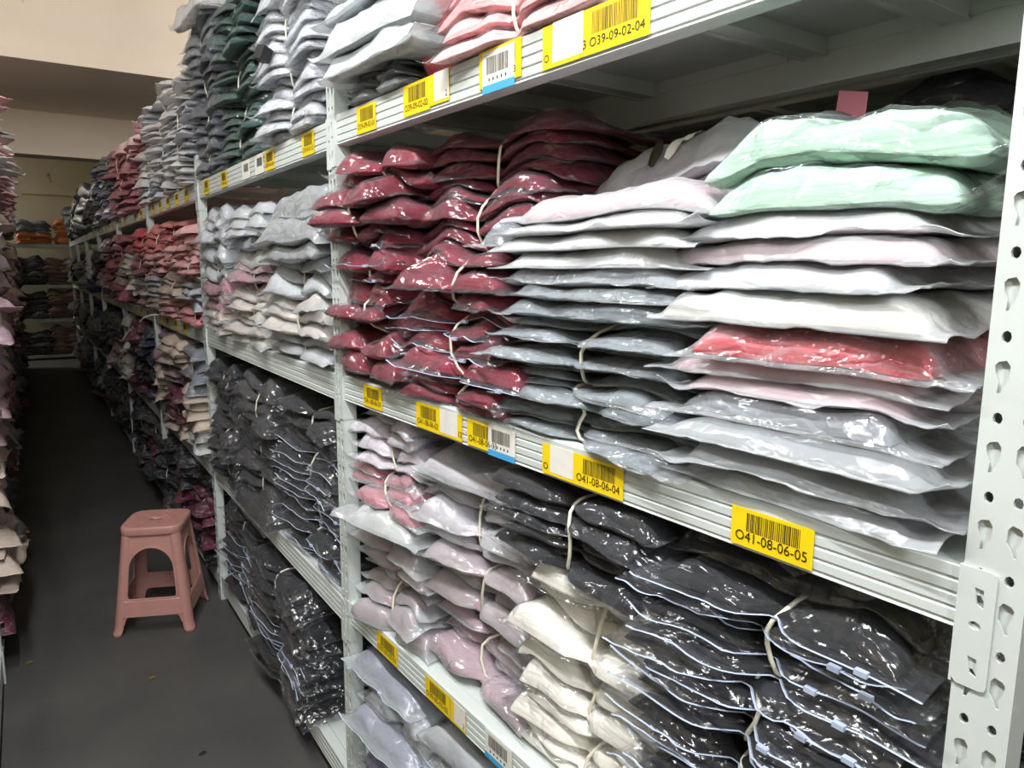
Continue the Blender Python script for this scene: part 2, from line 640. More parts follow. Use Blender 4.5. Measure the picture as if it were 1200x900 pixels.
def shelf_label(bm, y, z, wd, ht, txt=None, style='yellow', back='yellow'):
    """sticker on a beam front; y is its left end as one faces it (text runs towards -y)"""
    q = MB()
    x = 0.0016
    P = lambda a, b, e=0.0: (x - e, y - a, z - b)

    def rect(a0, b0, a1, b1, e, mi):
        q.add([P(a0, b0, e), P(a1, b0, e), P(a1, b1, e), P(a0, b1, e), P(a0, b0, 0), P(a1, b0, 0), P(a1, b1, 0), P(a0, b1, 0)],
              [(0, 1, 2, 3), (4, 5, 1, 0), (5, 6, 2, 1), (6, 7, 3, 2), (7, 4, 0, 3)], mi)
    rr = random.Random(hash((round(y, 3), round(z, 3))) & 0xffff)

    def bars(a0, a1, b0, b1, e):
        a = a0
        while a < a1:
            ww = rr.choice((0.0008, 0.0012, 0.0019))
            q.add([P(a, b0, e), P(a + ww, b0, e), P(a + ww, b1, e), P(a, b1, e)], [(0, 1, 2, 3)], 2)
            a += ww + rr.choice((0.0008, 0.0013))
    if style == 'yellow':
        rect(0, 0, wd, ht, 0.0006, 0)
        bars(wd * 0.2, wd * 0.85, ht * 0.1, ht * 0.58, 0.0008)
    elif style == 'patch':         # yellow label with a torn white patch over it
        rect(0, 0, wd, ht, 0.0006, 0)
        rect(wd * 0.26, -0.001, wd * (0.98 if txt != '12' else 0.8), ht * 0.9, 0.0009, 1)
        if txt == '12':
            rect(0, -0.001, wd * 0.3, ht * 0.9, 0.0009, 1)
    elif style == 'barcode':       # white sticker with bars and a blue foot
        rect(0, 0, wd, ht, 0.0009, 1)
        bars(wd * 0.14, wd * 0.82, ht * 0.13, ht * 0.55, 0.0011)
        for i in range(5):
            rect(wd * (0.2 + 0.13 * i), ht * 0.64, wd * (0.24 + 0.13 * i), ht * 0.72, 0.0011, 2)
        rect(0, ht * 0.8, wd, ht * 1.0, 0.0011, 3)
    elif style == 'white':
        rect(0, 0, wd, ht, 0.0008, 1)
        bars(wd * 0.25, wd * 0.85, ht * 0.15, ht * 0.6, 0.001)
    if txt:
        sz = 0.0175 if len(txt) > 3 else 0.016
        vs, fs = text_shape(txt, sz)
        wx = max(v[0] for v in vs)
        if len(txt) > 3:
            k = wd * 0.88 / wx
            a0, b0 = wd * 0.06, ht * 0.84
        else:
            k = 1.0
            a0, b0 = (wd * 0.04 if txt == 'O' else wd * 0.82), ht * 0.84
        q.add([P(a0 + v[0] * k, b0 - v[1], 0.0012) for v in vs], fs, 2)
    return q.build('shelf_label', [M['yellow'], M['paper'], M['ink'], M['blue']], bm)


RIBS1 = [-0.24, -0.50, -0.72, -1.08, -1.288]


def rack(bay, label, near=False, holes=True, posts='far', ribs=None, ztop=2.02, depth=0.42, conn=True):
    r = tag(empty('shelving_rack', (bay.px, bay.py, 0), bay.th), label, 'shelving')
    a, b = bay.y0, bay.y1
    pw = 0.052
    if posts in ('far', 'both'):
        upright(r, b - 0.05, b, ztop, holes)
        upright(r, b - 0.05, b, ztop, False, depth - 0.036)
    if posts in ('near', 'both'):
        upright(r, a - pw, a, 2.3 if near else ztop, holes)
        upright(r, a - pw, a, 2.3 if near else ztop, False, depth - 0.036)
    ys, ye = a, b - 0.05
    beams = []
    for (z0, z1) in bay.tiers:
        bm = beam(r, ys, ye, z0, z1)
        beams.append(bm)
        if conn:
            connector(bm, ye, 1, z0, z1, holes)
            connector(bm, ys, -1, z0, z1, holes)
        beam(r, ys, ye, z0, z1, depth - 0.003, -1)
        # deck sheets
        n = 3
        for i in range(n):
            pa, pb = ys + (ye - ys) * i / n + 0.001, ys + (ye - ys) * (i + 1) / n - 0.001
            q = MB()
            q.box((0.034, pa, z1 - 0.003), (depth - 0.034, pb, z1 - 0.0018))
            q.box((0.034, pa, z1 - 0.024), (0.0352, pb, z1 - 0.003))
            q.box((depth - 0.0352, pa, z1 - 0.024), (depth - 0.034, pb, z1 - 0.003))
            q.build('deck_sheet', M['steel'], r)
        rb = ribs or [ys + (ye - ys) * t for t in (0.18, 0.5, 0.82)]
        for y in rb:
            q = MB()
            q.prism_y([(0, 0)] * 0 or [(0.036, z1 - 0.0035), (0.036, z1 - 0.028), (depth - 0.036, z1 - 0.028), (depth - 0.036, z1 - 0.0035)], y - 0.019, y + 0.019)
            for e in (-0.019, 0.019):
                q.box((0.037, y + e - 0.004, z1 - 0.031), (depth - 0.037, y + e + 0.004, z1 - 0.028))
            q.build('rib', M['steel'], r)
    return r, beams


R1, B1 = rack(BAYS[0], 'nearest bay of the right pale grey steel rack, with the big punched post', near=True, posts='both', ribs=RIBS1)
RB = [B1]
for k in range(1, 8):
    nm = BAYS[k].phrase
    RB.append(rack(BAYS[k], nm + ' of the right pale grey steel rack, counted from the camera', holes=k < 3)[1])
for k in range(7):
    rack(LBAYS[k], LBAYS[k].phrase + ', pale grey steel, counted from the camera', holes=False, posts='both' if k == 6 else 'far')
rack(REAR, 'pale steel rack standing back to back behind the nearest bay', holes=False, posts='both', conn=False)
rack(BACK, 'dim steel rack across the far end of the aisle', holes=False, posts='both')

# stickers (bay 1 local y = world Y - 1.831)
lb = lambda bm, Y, z, w_, h_, *a, **k: shelf_label(bm, Y - 1.831, z, w_, h_, *a, **k)
b = B1[2]
lb(b, 1.657, 1.272, 0.101, 0.052, 'O41-08-06-01')
lb(b, 1.389, 1.270, 0.100, 0.054, 'O41-08-06-02')
lb(b, 1.288, 1.270, 0.084, 0.053, '12', 'patch')
lb(b, 1.185, 1.268, 0.106, 0.050, 'O41-08-06-03')
lb(b, 1.112, 1.270, 0.083, 0.057, None, 'barcode')
lb(b, 0.952, 1.267, 0.080, 0.050, 'O', 'patch')
lb(b, 0.872, 1.267, 0.110, 0.050, 'O41-08-06-04')
lb(b, 0.572, 1.265, 0.111, 0.048, 'O41-08-06-05')
b = B1[3]
lb(b, 1.656, 1.908, 0.100, 0.058, 'O39-09-02-01')
lb(b, 1.425, 1.912, 0.108, 0.060, 'O39-09-02-02')
lb(b, 1.318, 1.912, 0.074, 0.056, '2', 'patch')
lb(b, 1.142, 1.914, 0.122, 0.060, '3', 'yellow')
lb(b, 1.132, 1.910, 0.094, 0.066, None, 'barcode')
lb(b, 0.965, 1.912, 0.096, 0.062, 'O', 'patch')
lb(b, 0.880, 1.912, 0.140, 0.062, '3 O39-09-02-04')
b = B1[1]
lb(b, 1.614, 0.655, 0.112, 0.052, 'O39-05-03-01')
lb(b, 1.364, 0.655, 0.106, 0.052, 'O39-05-03-02')
lb(b, 1.255, 0.653, 0.060, 0.05, '2', 'patch')
lb(b, 1.122, 0.660, 0.09, 0.06, None, 'barcode')
b = RB[1][3]
for Y, st in ((3.333, 'yellow'), (3.015, 'yellow'), (2.688, 'white'), (2.52, 'white'), (2.40, 'yellow'), (2.035, 'yellow')):
    shelf_label(b, Y - 1.831, 1.902, 0.10, 0.058, 'O39-09-01-0%d' % (1 + int((3.4 - Y) * 3)) if st == 'yellow' else None, st)
for k in (2, 3, 4, 5):
    for j, (bi, n) in enumerate(((2, 5), (3, 5))):
        bb = BAYS[k]
        for i in range(n):
            if (i * 7 + k * 3 + j) % 6 == 0:
                continue
            y = 0.12 + (bb.y1 - 0.25) * (i + 0.6) / n
            shelf_label(RB[k][bi], y, bb.tiers[bi][1] - 0.006, 0.10, 0.055, None, 'yellow')


# ---------------------------------------------------------------- soft packs
def vnoise(x, y, seed):
    x = np.asarray(x, float)
    y = np.asarray(y, float)
    xi, yi = np.floor(x).astype(np.int64), np.floor(y).astype(np.int64)
    fx, fy = x - xi, y - yi
    fx, fy = fx * fx * (3 - 2 * fx), fy * fy * (3 - 2 * fy)

    def h(a, b_):
        n = (a * 374761393 + b_ * 668265263 + seed * 974634777) & 0x7fffffff
        n = ((n ^ (n >> 13)) * 1274126177) & 0x7fffffff
        return ((n ^ (n >> 16)) & 0xffff) / 32767.5 - 1
    return (h(xi, yi) * (1 - fx) + h(xi + 1, yi) * fx) * (1 - fy) + (h(xi, yi + 1) * (1 - fx) + h(xi + 1, yi + 1) * fx) * fy


def fbm(x, y, seed, o=3):
    s, a = 0, 1.0
    for i in range(o):
        s = s + a * vnoise(x * 2 ** i, y * 2 ** i, seed + 17 * i)
        a *= 0.5
    return s / 1.6


def blur(a):
    p_ = np.pad(a, 1, mode='edge')
    return (p_[:-2, 1:-1] + p_[2:, 1:-1] + p_[1:-1, :-2] + p_[1:-1, 2:] + 2 * p_[1:-1, 1:-1]) / 6


class Field:
    """height field of one shelf tier; packs settle on it one after another"""

    def __init__(s, bay, tier, cell=0.012):
        s.bay = bay
        s.cell = cell
        s.x0, s.y0 = -0.30, bay.y0 - 0.3
        nx, ny = int(0.9 / cell), int((bay.y1 - bay.y0 + 0.6) / cell)
        z = bay.tiers[tier][1] + 0.001
        s.base = z
        X = s.x0 + cell * (np.arange(nx) + 0.5)
        s.H = np.full((ny, nx), z)
        s.H[:, X < 0.0] -= 0.004
        ov = np.clip(-X, 0, 1)
        s.H -= (ov * 0.3)[None, :]
        s.H = np.ascontiguousarray(s.H)
        s.H00 = s.H.copy()

    def sample(s, x, y):
        gx = np.clip((x - s.x0) / s.cell - 0.5, 0, s.H.shape[1] - 1.001)
        gy = np.clip((y - s.y0) / s.cell - 0.5, 0, s.H.shape[0] - 1.001)
        i, j = gx.astype(int), gy.astype(int)
        fx, fy = gx - i, gy - j
        H = s.H
        return (H[j, i] * (1 - fx) + H[j, i + 1] * fx) * (1 - fy) + (H[j + 1, i] * (1 - fx) + H[j + 1, i + 1] * fx) * fy

    def raise_to(s, x, y, z):
        i = ((x - s.x0) / s.cell).astype(int)
        j = ((y - s.y0) / s.cell).astype(int)
        ok = (i >= 0) & (j >= 0) & (i < s.H.shape[1]) & (j < s.H.shape[0])
        np.maximum.at(s.H, (j[ok], i[ok]), z[ok])


def spaced(n):
    t = np.linspace(-1, 1, n)
    return 1.42 * t - 0.42 * t ** 3


def settle(fd, cx, cy, l, w_, rot, T, nu, nv, seed, pinch=0.0, u0=0.0, fu=None, fv=None, stiff=20, droop=0.02, sharp=0.035, lift=0.0, lump=0.32):
    """shape of one bagged garment on the field: local grids of its film and of the cloth in it"""
    r0 = random.Random(seed * 7 + 1)
    fu = fu or 1 - r0.uniform(0.02, 0.055) * 2 / l
    fv = fv or 1 - r0.uniform(0.003, 0.014) * 2 / w_
    U, V = spaced(nu), spaced(nv)
    u, v = np.meshgrid(U, V, indexing='ij')
    g = np.exp(-((u - u0) / 0.13) ** 2) * pinch
    wide = np.exp(-((u - u0) / 0.42) ** 2) * pinch

    def place(uu, vv, gg):
        pu = uu * (1 - sharp * (1 - vv ** 2)) * (1 + 0.02 * vnoise(vv * 2.3, 0 * uu + seed, seed))
        pv = vv * (1 - sharp * (1 - np.abs(uu) ** 3)) * (1 + 0.03 * vnoise(uu * 2.7, 0 * uu + 5, seed + 3)) * (1 - 0.16 * gg)
        a, b_ = pu * l / 2, pv * w_ / 2
        c, s_ = math.cos(rot), math.sin(rot)
        return cx + b_ * c - a * s_, cy + a * c + b_ * s_
    vf = v * (1 - (1 - fv) * 0.9 * g)
    x, y = place(u, vf, g)
    h = fd.sample(x, y)
    core = (np.abs(u) < 0.8) & (np.abs(v) < 0.8)
    ref = np.percentile(h[core], 65)
    h = np.clip(h, ref - 0.12, ref + 0.025)
    b_ = np.maximum(h, ref - max(0.01, 0.45 * T))
    b_ = blur(blur(b_))
    for _ in range(stiff):
        b_ = np.maximum(h, blur(b_))
    b_ = b_ + 0.0006

    def thick(uu, vv):
        S_ = lambda a, hl, r=0.02: np.sqrt(np.clip(1 - np.clip(1 - (1 - np.abs(np.clip(a, -1, 1))) * hl / r, 0, 1) ** 2, 0, 1))
        gg = np.exp(-((uu * fu - u0) / 0.13) ** 2) * pinch
        ww = np.exp(-((uu * fu - u0) / 0.45) ** 2) * pinch
        lum = 1 + lump * fbm(uu * 2.2 + seed, vv * 2.0, seed + 5, 2)
        lum = lum + (0.10 + 0.25 * ww) * fbm(uu * 1.5, vv * 5 / (0.5 + np.abs(uu * fu - u0)), seed + 9, 2)
        return T * S_(uu, fu * l / 2, 0.034) * S_(vv, fv * w_ / 2, 0.02) * (1 - 0.34 * gg - 0.26 * ww) * np.clip(lum, 0.35, 1.8)
    SS = lambda a, hl, r: np.sqrt(np.clip(1 - np.clip(1 - (1 - np.abs(np.clip(a, -1, 1))) * hl / r, 0, 1) ** 2, 0, 1))
    ucl, vcl = np.clip(u / fu, -1, 1), np.clip(v / fv, -1, 1)
    b_ = b_ + 0.30 * T * (1 - SS(ucl, fu * l / 2, 0.034) * SS(vcl, fv * w_ / 2, 0.02)) * (1 - 0.35 * g)
    tf0 = np.where((np.abs(u) < fu) & (np.abs(v) < fv), thick(u / fu, v / fv), 0)
    tf = tf0
    for _ in range(2):
        tf = np.maximum(tf0, blur(tf))
    # loose flaps of the bag curl and ripple
    edge = np.clip((np.abs(u) - fu) / (1 - fu), 0, 1) + np.clip((np.abs(v) - fv) / (1 - fv), 0, 1)
    rnd = random.Random(seed)
    curl = np.where(u > 0, rnd.uniform(-0.2, 1), rnd.uniform(-0.2, 1)) * np.clip((np.abs(u) - fu) / (1 - fu), 0, 1) * T * 0.5
    curl = curl + np.where(v < 0, rnd.uniform(-0.5, 0.7), 0) * np.clip((np.abs(v) - fv) / (1 - fv), 0, 1) * T * 0.4
    rip = edge * 0.007 * fbm(u * 5, v * 5, seed + 31, 2)
    lf = abs(lift) * np.clip(0.5 + 0.5 * math.copysign(1, lift) * u, 0, 1) ** 1.5
    b_ = np.maximum(b_ + curl + rip + lf, b_)
    an = rnd.uniform(0, math.pi)
    pa, pb = u * l * math.cos(an) + v * w_ * math.sin(an), -u * l * math.sin(an) + v * w_ * math.cos(an)
    fold = (1 - np.abs(fbm(pa * 13, pb * 5, seed + 41, 2))) ** 3
    tf = tf + np.where(tf0 > 0.004, 0.0045 * fold, 0)
    flap = np.clip((np.abs(v) - fv) / (1 - fv), 0, 1) + np.clip((np.abs(u) - fu) / (1 - fu), 0, 1)
    b_ = np.maximum(b_ - 0.3 * T * np.minimum(flap, 1) * rnd.uniform(0, 1), h)
    top = b_ + np.maximum(tf, 0) + 0.0016 + 0.0012 * np.clip(1 - edge, 0, 1)
    nuc, nvc = max(8, int(nu * 0.85)), max(7, int(nv * 0.85))
    Uc, Vc = np.sin(np.linspace(-1, 1, nuc) * math.pi / 2 * 0.97) / math.sin(math.pi / 2 * 0.97), np.sin(np.linspace(-1, 1, nvc) * math.pi / 2 * 0.97) / math.sin(math.pi / 2 * 0.97)
    uc, vc = np.meshgrid(Uc, Vc, indexing='ij')
    gc = np.exp(-((uc * fu - u0) / 0.13) ** 2) * pinch
    xc, yc = place(uc * fu, vc * fv, gc)
    iu = np.clip(np.searchsorted(U, uc * fu) - 1, 0, nu - 2)
    iv = np.clip(np.searchsorted(V, vc * fv) - 1, 0, nv - 2)
    au, av = (uc * fu - U[iu]) / (U[iu + 1] - U[iu]), (vc * fv - V[iv]) / (V[iv + 1] - V[iv])
    bl = lambda Z: (Z[iu, iv] * (1 - au) + Z[iu + 1, iv] * au) * (1 - av) + (Z[iu, iv + 1] * (1 - au) + Z[iu + 1, iv + 1] * au) * av
    bc = bl(b_) + 0.0012
    tcx = np.maximum(bl(top) - bc - 0.0016, 0.0008)
    tc_ = np.minimum(thick(uc, vc), tcx)
    return dict(x=x, y=y, b=b_, t=top, xc=xc, yc=yc, bc=bc, tc=bc + np.maximum(tc_, 0.0006), ref=ref, u0=u0)


FCACHE = {}


def shell_faces(nu, nv):
    if (nu, nv) not in FCACHE:
        idx = np.arange(nu * nv).reshape(nu, nv)
        a, b_, c, d = idx[:-1, :-1].ravel(), idx[1:, :-1].ravel(), idx[1:, 1:].ravel(), idx[:-1, 1:].ravel()
        o = nu * nv
        topf = np.stack([a, d, c, b_], 1)[:, ::-1]
        botf = np.stack([a, d, c, b_], 1) + o
        rim = np.concatenate([idx[:, 0], idx[-1, 1:], idx[-2::-1, -1], idx[0, -2:0:-1]])
        r2 = np.roll(rim, -1)
        sd = np.stack([rim, rim + o, r2 + o, r2], 1)
        FCACHE[(nu, nv)] = np.concatenate([topf, botf, sd])
    return FCACHE[(nu, nv)]


def shell(x, y, top, bot, org):
    nu, nv = x.shape
    v = np.concatenate([np.stack([x - org[0], y - org[1], top - org[2]], -1).reshape(-1, 3), np.stack([x - org[0], y - org[1], bot - org[2]], -1).reshape(-1, 3)])
    return v, shell_faces(nu, nv)


def fast_mesh(name, v, f, mat, parent, color=None):
    me = bpy.data.meshes.new(name)
    me.vertices.add(len(v))
    me.vertices.foreach_set('co', np.ascontiguousarray(v, dtype=np.float32).ravel())
    me.loops.add(f.size)
    me.loops.foreach_set('vertex_index', np.ascontiguousarray(f, dtype=np.int32).ravel())
    me.polygons.add(len(f))
    me.polygons.foreach_set('loop_start', np.arange(0, f.size, 4, dtype=np.int32))
    me.polygons.foreach_set('use_smooth', np.ones(len(f), bool))
    me.materials.append(mat)
    me.update(calc_edges=True)
    o = bpy.data.objects.new(name, me)
    C.objects.link(o)
    o.parent = parent
    if color is not None:
        o.color = (*color, 1)
    return o


# colour name -> sRGB of the garment itself, one with shade put in
COL = {
    'maroon': (120, 30, 48), 'deep maroon': (104, 16, 36), 'slate grey': (98, 112, 118), 'grey': (120, 126, 132), 'dark grey': (92, 96, 104),  # the darker maroon has the shade under the top shelf put into its colour
    'white': (214, 214, 214), 'cream': (238, 236, 226), 'pale pink': (236, 196, 206), 'blush': (226, 168, 168), 'pink': (204, 130, 136),
    'coral': (196, 104, 102), 'red': (200, 58, 70), 'mint': (176, 208, 188), 'pale mint': (204, 214, 212), 'mauve': (172, 142, 152),
    'dusty rose': (172, 92, 108), 'lavender': (206, 196, 206), 'black': (14, 15, 18), 'charcoal': (25, 26, 31), 'blue grey': (118, 122, 152),
    'navy': (40, 46, 74), 'dark green': (44, 78, 70), 'pale grey': (188, 192, 198), 'blue': (70, 100, 150), 'rose': (158, 84, 100),
    'beige': (206, 188, 172), 'orange': (214, 122, 50), 'brown': (120, 88, 72), 'silver grey': (196, 199, 206), 'plum': (96, 32, 54), 'smoky grey': (54, 53, 55),
}
ORD = ['topmost', 'second from top', 'third from top', 'fourth from top', 'fifth from top', 'sixth from top', 'seventh from top', 'eighth from top',
       'ninth from top', 'tenth from top', 'eleventh from top', 'twelfth from top', 'thirteenth from top', 'fourteenth from top', 'fifteenth from top', 'sixteenth from top']
SHELF = ['bottom shelf', 'third shelf', 'second shelf', 'top shelf']
SEED = [100]
FILMW = {'clear': 'clear', 'semi': 'hazy', 'frost': 'frosted'}


def I(kind, col, n=1, film='clear', T=1.0, l=1.0, w=1.0, dx=0.0, dy=0.0, rot=0.0, zip=False, sq=False, **k):
    return dict(sq=sq, kind=kind, col=col, n=n, film=film, T=T, l=l, w=w, dx=dx, dy=dy, rot=rot, zip=zip, k=k)


FAR = []


def column(fd, tier, yc, length, items, height, place, detail, width=0.36, xc=None, front=-0.012, jit=1.0, group=None, on=False, stuff=False):
    """items bottom -> top; heights scaled so that the column ends about `height` above the deck"""
    bay = fd.bay
    if not on:
        fd.H[:] = fd.H00
    nu, nv = {3: (42, 27), 2: (29, 19), 1: (22, 14), 0: (14, 9)}[detail]
    if xc is None:
        xc = front + width / 2
    layers = sum(i['n'] * i['T'] for i in items)
    H0 = fd.H.copy()
    scale = 1.0
    sy, sx = np.meshgrid(np.linspace(-0.35, 0.35, 12) * length + yc, np.linspace(-0.35, 0.35, 12) * width + xc, indexing='ij')
    start = float(np.percentile(fd.sample(sx, sy), 65)) - fd.base
    room = max(height - start, 0.012 * layers)
    rnd0 = SEED[0]

    def run():
        res = []
        SEED[0] = rnd0
        for it in items:
            packs = []
            for j in range(it['n']):
                SEED[0] += 1
                rr = random.Random(SEED[0] * 31)
                dx = it['dx'] + rr.uniform(-0.02, 0.016) * jit
                dy = it['dy'] + rr.uniform(-0.024, 0.024) * jit
                l = length * it['l'] * (1 + rr.uniform(-0.05, 0.05) * jit)
                w_ = width * it['w'] * (1 + rr.uniform(-0.04, 0.04) * jit)
                rot = it['rot'] + rr.uniform(-0.09, 0.09) * jit
                T = room / layers * it['T'] * scale * rr.uniform(0.7, 1.4)
                kw = dict(it['k'])
                if it['kind'] == 'bundle':
                    kw.setdefault('pinch', 1.0)
                    kw.setdefault('u0', 0.0)
                if it['zip']:
                    kw.setdefault('fv', 0.91)
                s = settle(fd, xc + dx, yc + dy, l, w_, rot, T, nu, nv, SEED[0], **kw)
                fd.raise_to(s['x'].ravel(), s['y'].ravel(), s['t'].ravel())
                xm, ym = (s['x'][1:, 1:] + s['x'][:-1, :-1]) / 2, (s['y'][1:, 1:] + s['y'][:-1, :-1]) / 2
                fd.raise_to(xm.ravel(), ym.ravel(), ((s['t'][1:, 1:] + s['t'][:-1, :-1]) / 2).ravel())
                packs.append(s)
            res.append(packs)
        return res
    for it_ in range(2):
        res = run()
        got = np.percentile(res[-1][-1]['t'], 80) - fd.base
        if it_ == 0:
            scale = float(np.clip(room / max(got - start, 0.02), 0.4, 1.8))
            fd.H = H0.copy()
    # build meshes
    roots = []
    tot = len(items)
    for k, (it, packs) in enumerate(zip(items, res)):
        P0 = packs[0]
        org = (float(P0['x'].mean()), float(P0['y'].mean()), float(P0['b'].min()))
        wl = bay.w(org[0], org[1], org[2])
        col = lin(COL[it['col']])
        where = '%s %s, %s %s' % (ORD[tot - 1 - k], place, bay.phrase, SHELF[tier])
        if it['kind'] == 'bundle':
            nm, cat = 'garment_bundle', 'bundle'
            fm = FILMW[it['film']] + '-bagged'
            cands = ['tied bundle of %s %s clothing, %s' % (fm, it['col'], where), 'bundle of %s %s clothing, %s' % (fm, it['col'], where),
                     '%s clothing bundle, %s' % (it['col'], where), '%s bundle, %s' % (it['col'], where)]
        else:
            nm, cat = 'garment_bag', 'bagged garment'
            cn = it['col'] + (' sequin' if it['sq'] else '')
            cands = ['%s bag of %s clothing, %s' % (FILMW[it['film']], cn, where), 'bag of %s clothing, %s' % (cn, where), '%s bag, %s' % (cn, where)]
        lab = next(c_ for c_ in cands if len(c_.split()) <= 16)
        lab = lab[0].lower() + lab[1:]
        gp = group or ('bagged clothing on the right rack' if not bay.phrase.startswith('left') else 'bagged clothing on the left rack')
        if stuff:
            for s in packs:
                v, f = shell(s['x'], s['y'], s['t'], s['b'], (0, 0, 0))
                wv = np.stack([bay.px + v[:, 0] * bay.c - v[:, 1] * bay.s, bay.py + v[:, 0] * bay.s + v[:, 1] * bay.c, v[:, 2]], 1)
                FAR.append((wv, f, col))
            continue
        if detail == 0 or (detail == 1 and it['kind'] != 'bundle'):
            vs, fs, o = [], [], 0
            for s in packs:
                v, f = shell(s['x'], s['y'], s['t'], s['b'], org)
                vs.append(v)
                fs.append(f + o)
                o += len(v)
            ob = fast_mesh(nm, np.concatenate(vs), np.concatenate(fs), M['packed'], None, col)
            ob.location = wl
            ob.rotation_euler = (0, 0, bay.th)
            tag(ob, lab, cat, gp)
            continue
        root = tag(empty(nm, wl, bay.th), lab, cat, gp)
        roots.append((root, org))
        for s in packs:
            jj = RNG.uniform(0.88, 1.12)
            cc = tuple(min(1, a * jj) for a in col)
            if detail == 1:
                v, f = shell(s['x'], s['y'], s['t'], s['b'], org)
                fast_mesh('bagged_garment', v, f, M['packed'], root, cc)
                continue
            v, f = shell(s['xc'], s['yc'], s['tc'], s['bc'], org)
            g_ = fast_mesh('garment', v, f, M['sequin'] if it['sq'] else M['cloth'], root, cc)
            v, f = shell(s['x'], s['y'], s['t'], s['b'], org)
            fb = fast_mesh('plastic_bag', v, f, M[it['film']], g_ if it['kind'] == 'bundle' else root)
            if it['zip'] and detail >= 2:
                q = MB()
                pts = [(s['x'][i, 0] - org[0], s['y'][i, 0] - org[1], (s['t'][i, 0] + s['b'][i, 0]) / 2 - org[2]) for i in range(0, nu, 1)]
                q.tube(pts, 0.0008 if detail == 3 else 0.0006, 4, flat=2.4)
                sl = int(nu * RNG.uniform(0.15, 0.5))
                a = pts[sl]
                q.box((a[0] - 0.004, a[1] - 0.007, a[2] - 0.003), (a[0] + 0.003, a[1] + 0.007, a[2] + 0.003))
                if it['kind'] == 'bundle':
                    q.build('zip_strip', M['zip'], root, False)
                else:
                    q.build('zip_strip', M['zip'], fb, False)
        if it['kind'] == 'bundle' and detail >= 1:
            A, Z = packs[-1], packs[0]
            i0 = int(np.argmin(np.abs(spaced(nu) - P0['u0'])))
            jb = int(nv * 0.75)
            top = [(A['x'][i0, j], A['y'][i0, j], A['t'][i0, j] + 0.0015) for j in range(jb, 1, -1)]
            fr = []
            for s in packs[::-1]:
                fr.append((min(s['x'][i0, 0], s['xc'][i0 * s['xc'].shape[0] // nu, 0]) - 0.003, s['y'][i0, 0], (s['t'][i0, 2] + s['b'][i0, 2]) / 2))
            bot = [(Z['x'][i0, j], Z['y'][i0, j], Z['b'][i0, j] - 0.0008) for j in range(2, jb)]
            xs = [q_[0] for q_ in fr]
            for a in range(len(fr)):
                fr[a] = (min(xs[a], (min(xs) + xs[a]) / 2), fr[a][1], fr[a][2])
            pts = [(a - org[0], b_ - org[1], c - org[2]) for a, b_, c in top + fr + bot]
            pp = np.array(pts)
            for _ in range(2):
                pp[1:-1] = (pp[:-2] + 2 * pp[1:-1] + pp[2:]) / 4
            q = MB()
            q.tube([tuple(r_) for r_ in pp], 0.0026, 5, closed=True, flat=1.3)
            q.build('tie_band', M['band'], root, True)
    return roots


Bn = lambda col, n, film='clear', **k: I('bundle', col, n, film, **k)
Bg = lambda col, film='frost', **k: I('bag', col, 1, film, **k)
W1 = 1.831

# ================= nearest bay, second shelf (eye level)
fd = Field(BAYS[0], 2, 0.01)
column(fd, 2, 1.625 - W1, 0.40, [Bn('maroon', 3, rot=0.08), Bn('maroon', 3, dy=0.02), Bn('maroon', 3, zip=True, rot=-0.1), Bn('maroon', 3, dx=-0.03, dy=0.04, rot=0.12), Bn('maroon', 2, dx=0.01)],
       0.525, 'in left maroon column', 3, width=0.33, front=-0.012, jit=1.7)
column(fd, 2, 1.245 - W1, 0.44, [Bn('maroon', 3), Bn('maroon', 4, zip=True, rot=0.08), Bn('maroon', 3, dx=-0.005, rot=-0.08)], 0.30, 'of front maroon column', 3, width=0.34, front=-0.012, jit=1.7)
column(fd, 2, 1.09 - W1, 0.22, [Bg('slate grey', 'semi')], 0.335, 'on front maroon column', 3, width=0.20, front=-0.008, on=True)
column(fd, 2, 1.27 - W1, 0.50, [Bn('deep maroon', 4, dx=0.0), Bn('deep maroon', 4, dx=0.015, l=1.05)], 0.53, 'of set-back maroon pile', 3, width=0.30, front=0.06, on=True)
column(fd, 2, 0.885 - W1, 0.47, [Bn('slate grey', 6, 'semi'), Bn('slate grey', 6, 'semi', u0=0.05)], 0.185, 'of grey column', 3, width=0.34, front=0.008, jit=1.5)
column(fd, 2, 0.855 - W1, 0.46, [Bg('slate grey', 'semi'), Bg('slate grey', 'semi'), Bg('grey', 'semi', l=0.95), Bg('white'), Bg('white', dx=-0.005), Bg('white'), Bg('pale pink', T=1.3)],
       0.375, 'in pale column above grey bundles', 3, width=0.34, front=-0.008, on=True)
gb_root, gb_org = column(fd, 2, 0.74 - W1, 0.54, [Bg('grey', 'frost', rot=-0.12, lift=-0.06)], 0.45, 'on pale column beside mint bags', 3, width=0.30, front=0.10, on=True)[-1]
# blank printed sticker and a small oval mark on that bag


def on_field(ya, yb, xa, xb, n, m_, lift, shape=None):
    vs, fs = [], []
    for i in range(n):
        for j in range(m_):
            a, b_ = i / (n - 1), j / (m_ - 1)
            y, x = ya + (yb - ya) * a, xa + (xb - xa) * b_
            if shape:
                r_, t_ = b_, 2 * math.pi * a
                y, x = (ya + yb) / 2 + (yb - ya) / 2 * r_ * math.cos(t_), (xa + xb) / 2 + (xb - xa) / 2 * r_ * math.sin(t_)
            z = float(fd.sample(np.array([x]), np.array([y]))[0]) + lift
            vs.append((x - 0.004 - gb_org[0], y - gb_org[1], z - gb_org[2]))
    for i in range(n - 1):
        for j in range(m_ - 1):
            a = i * m_ + j
            fs.append((a, a + 1, a + m_ + 1, a + m_))
    return vs, fs


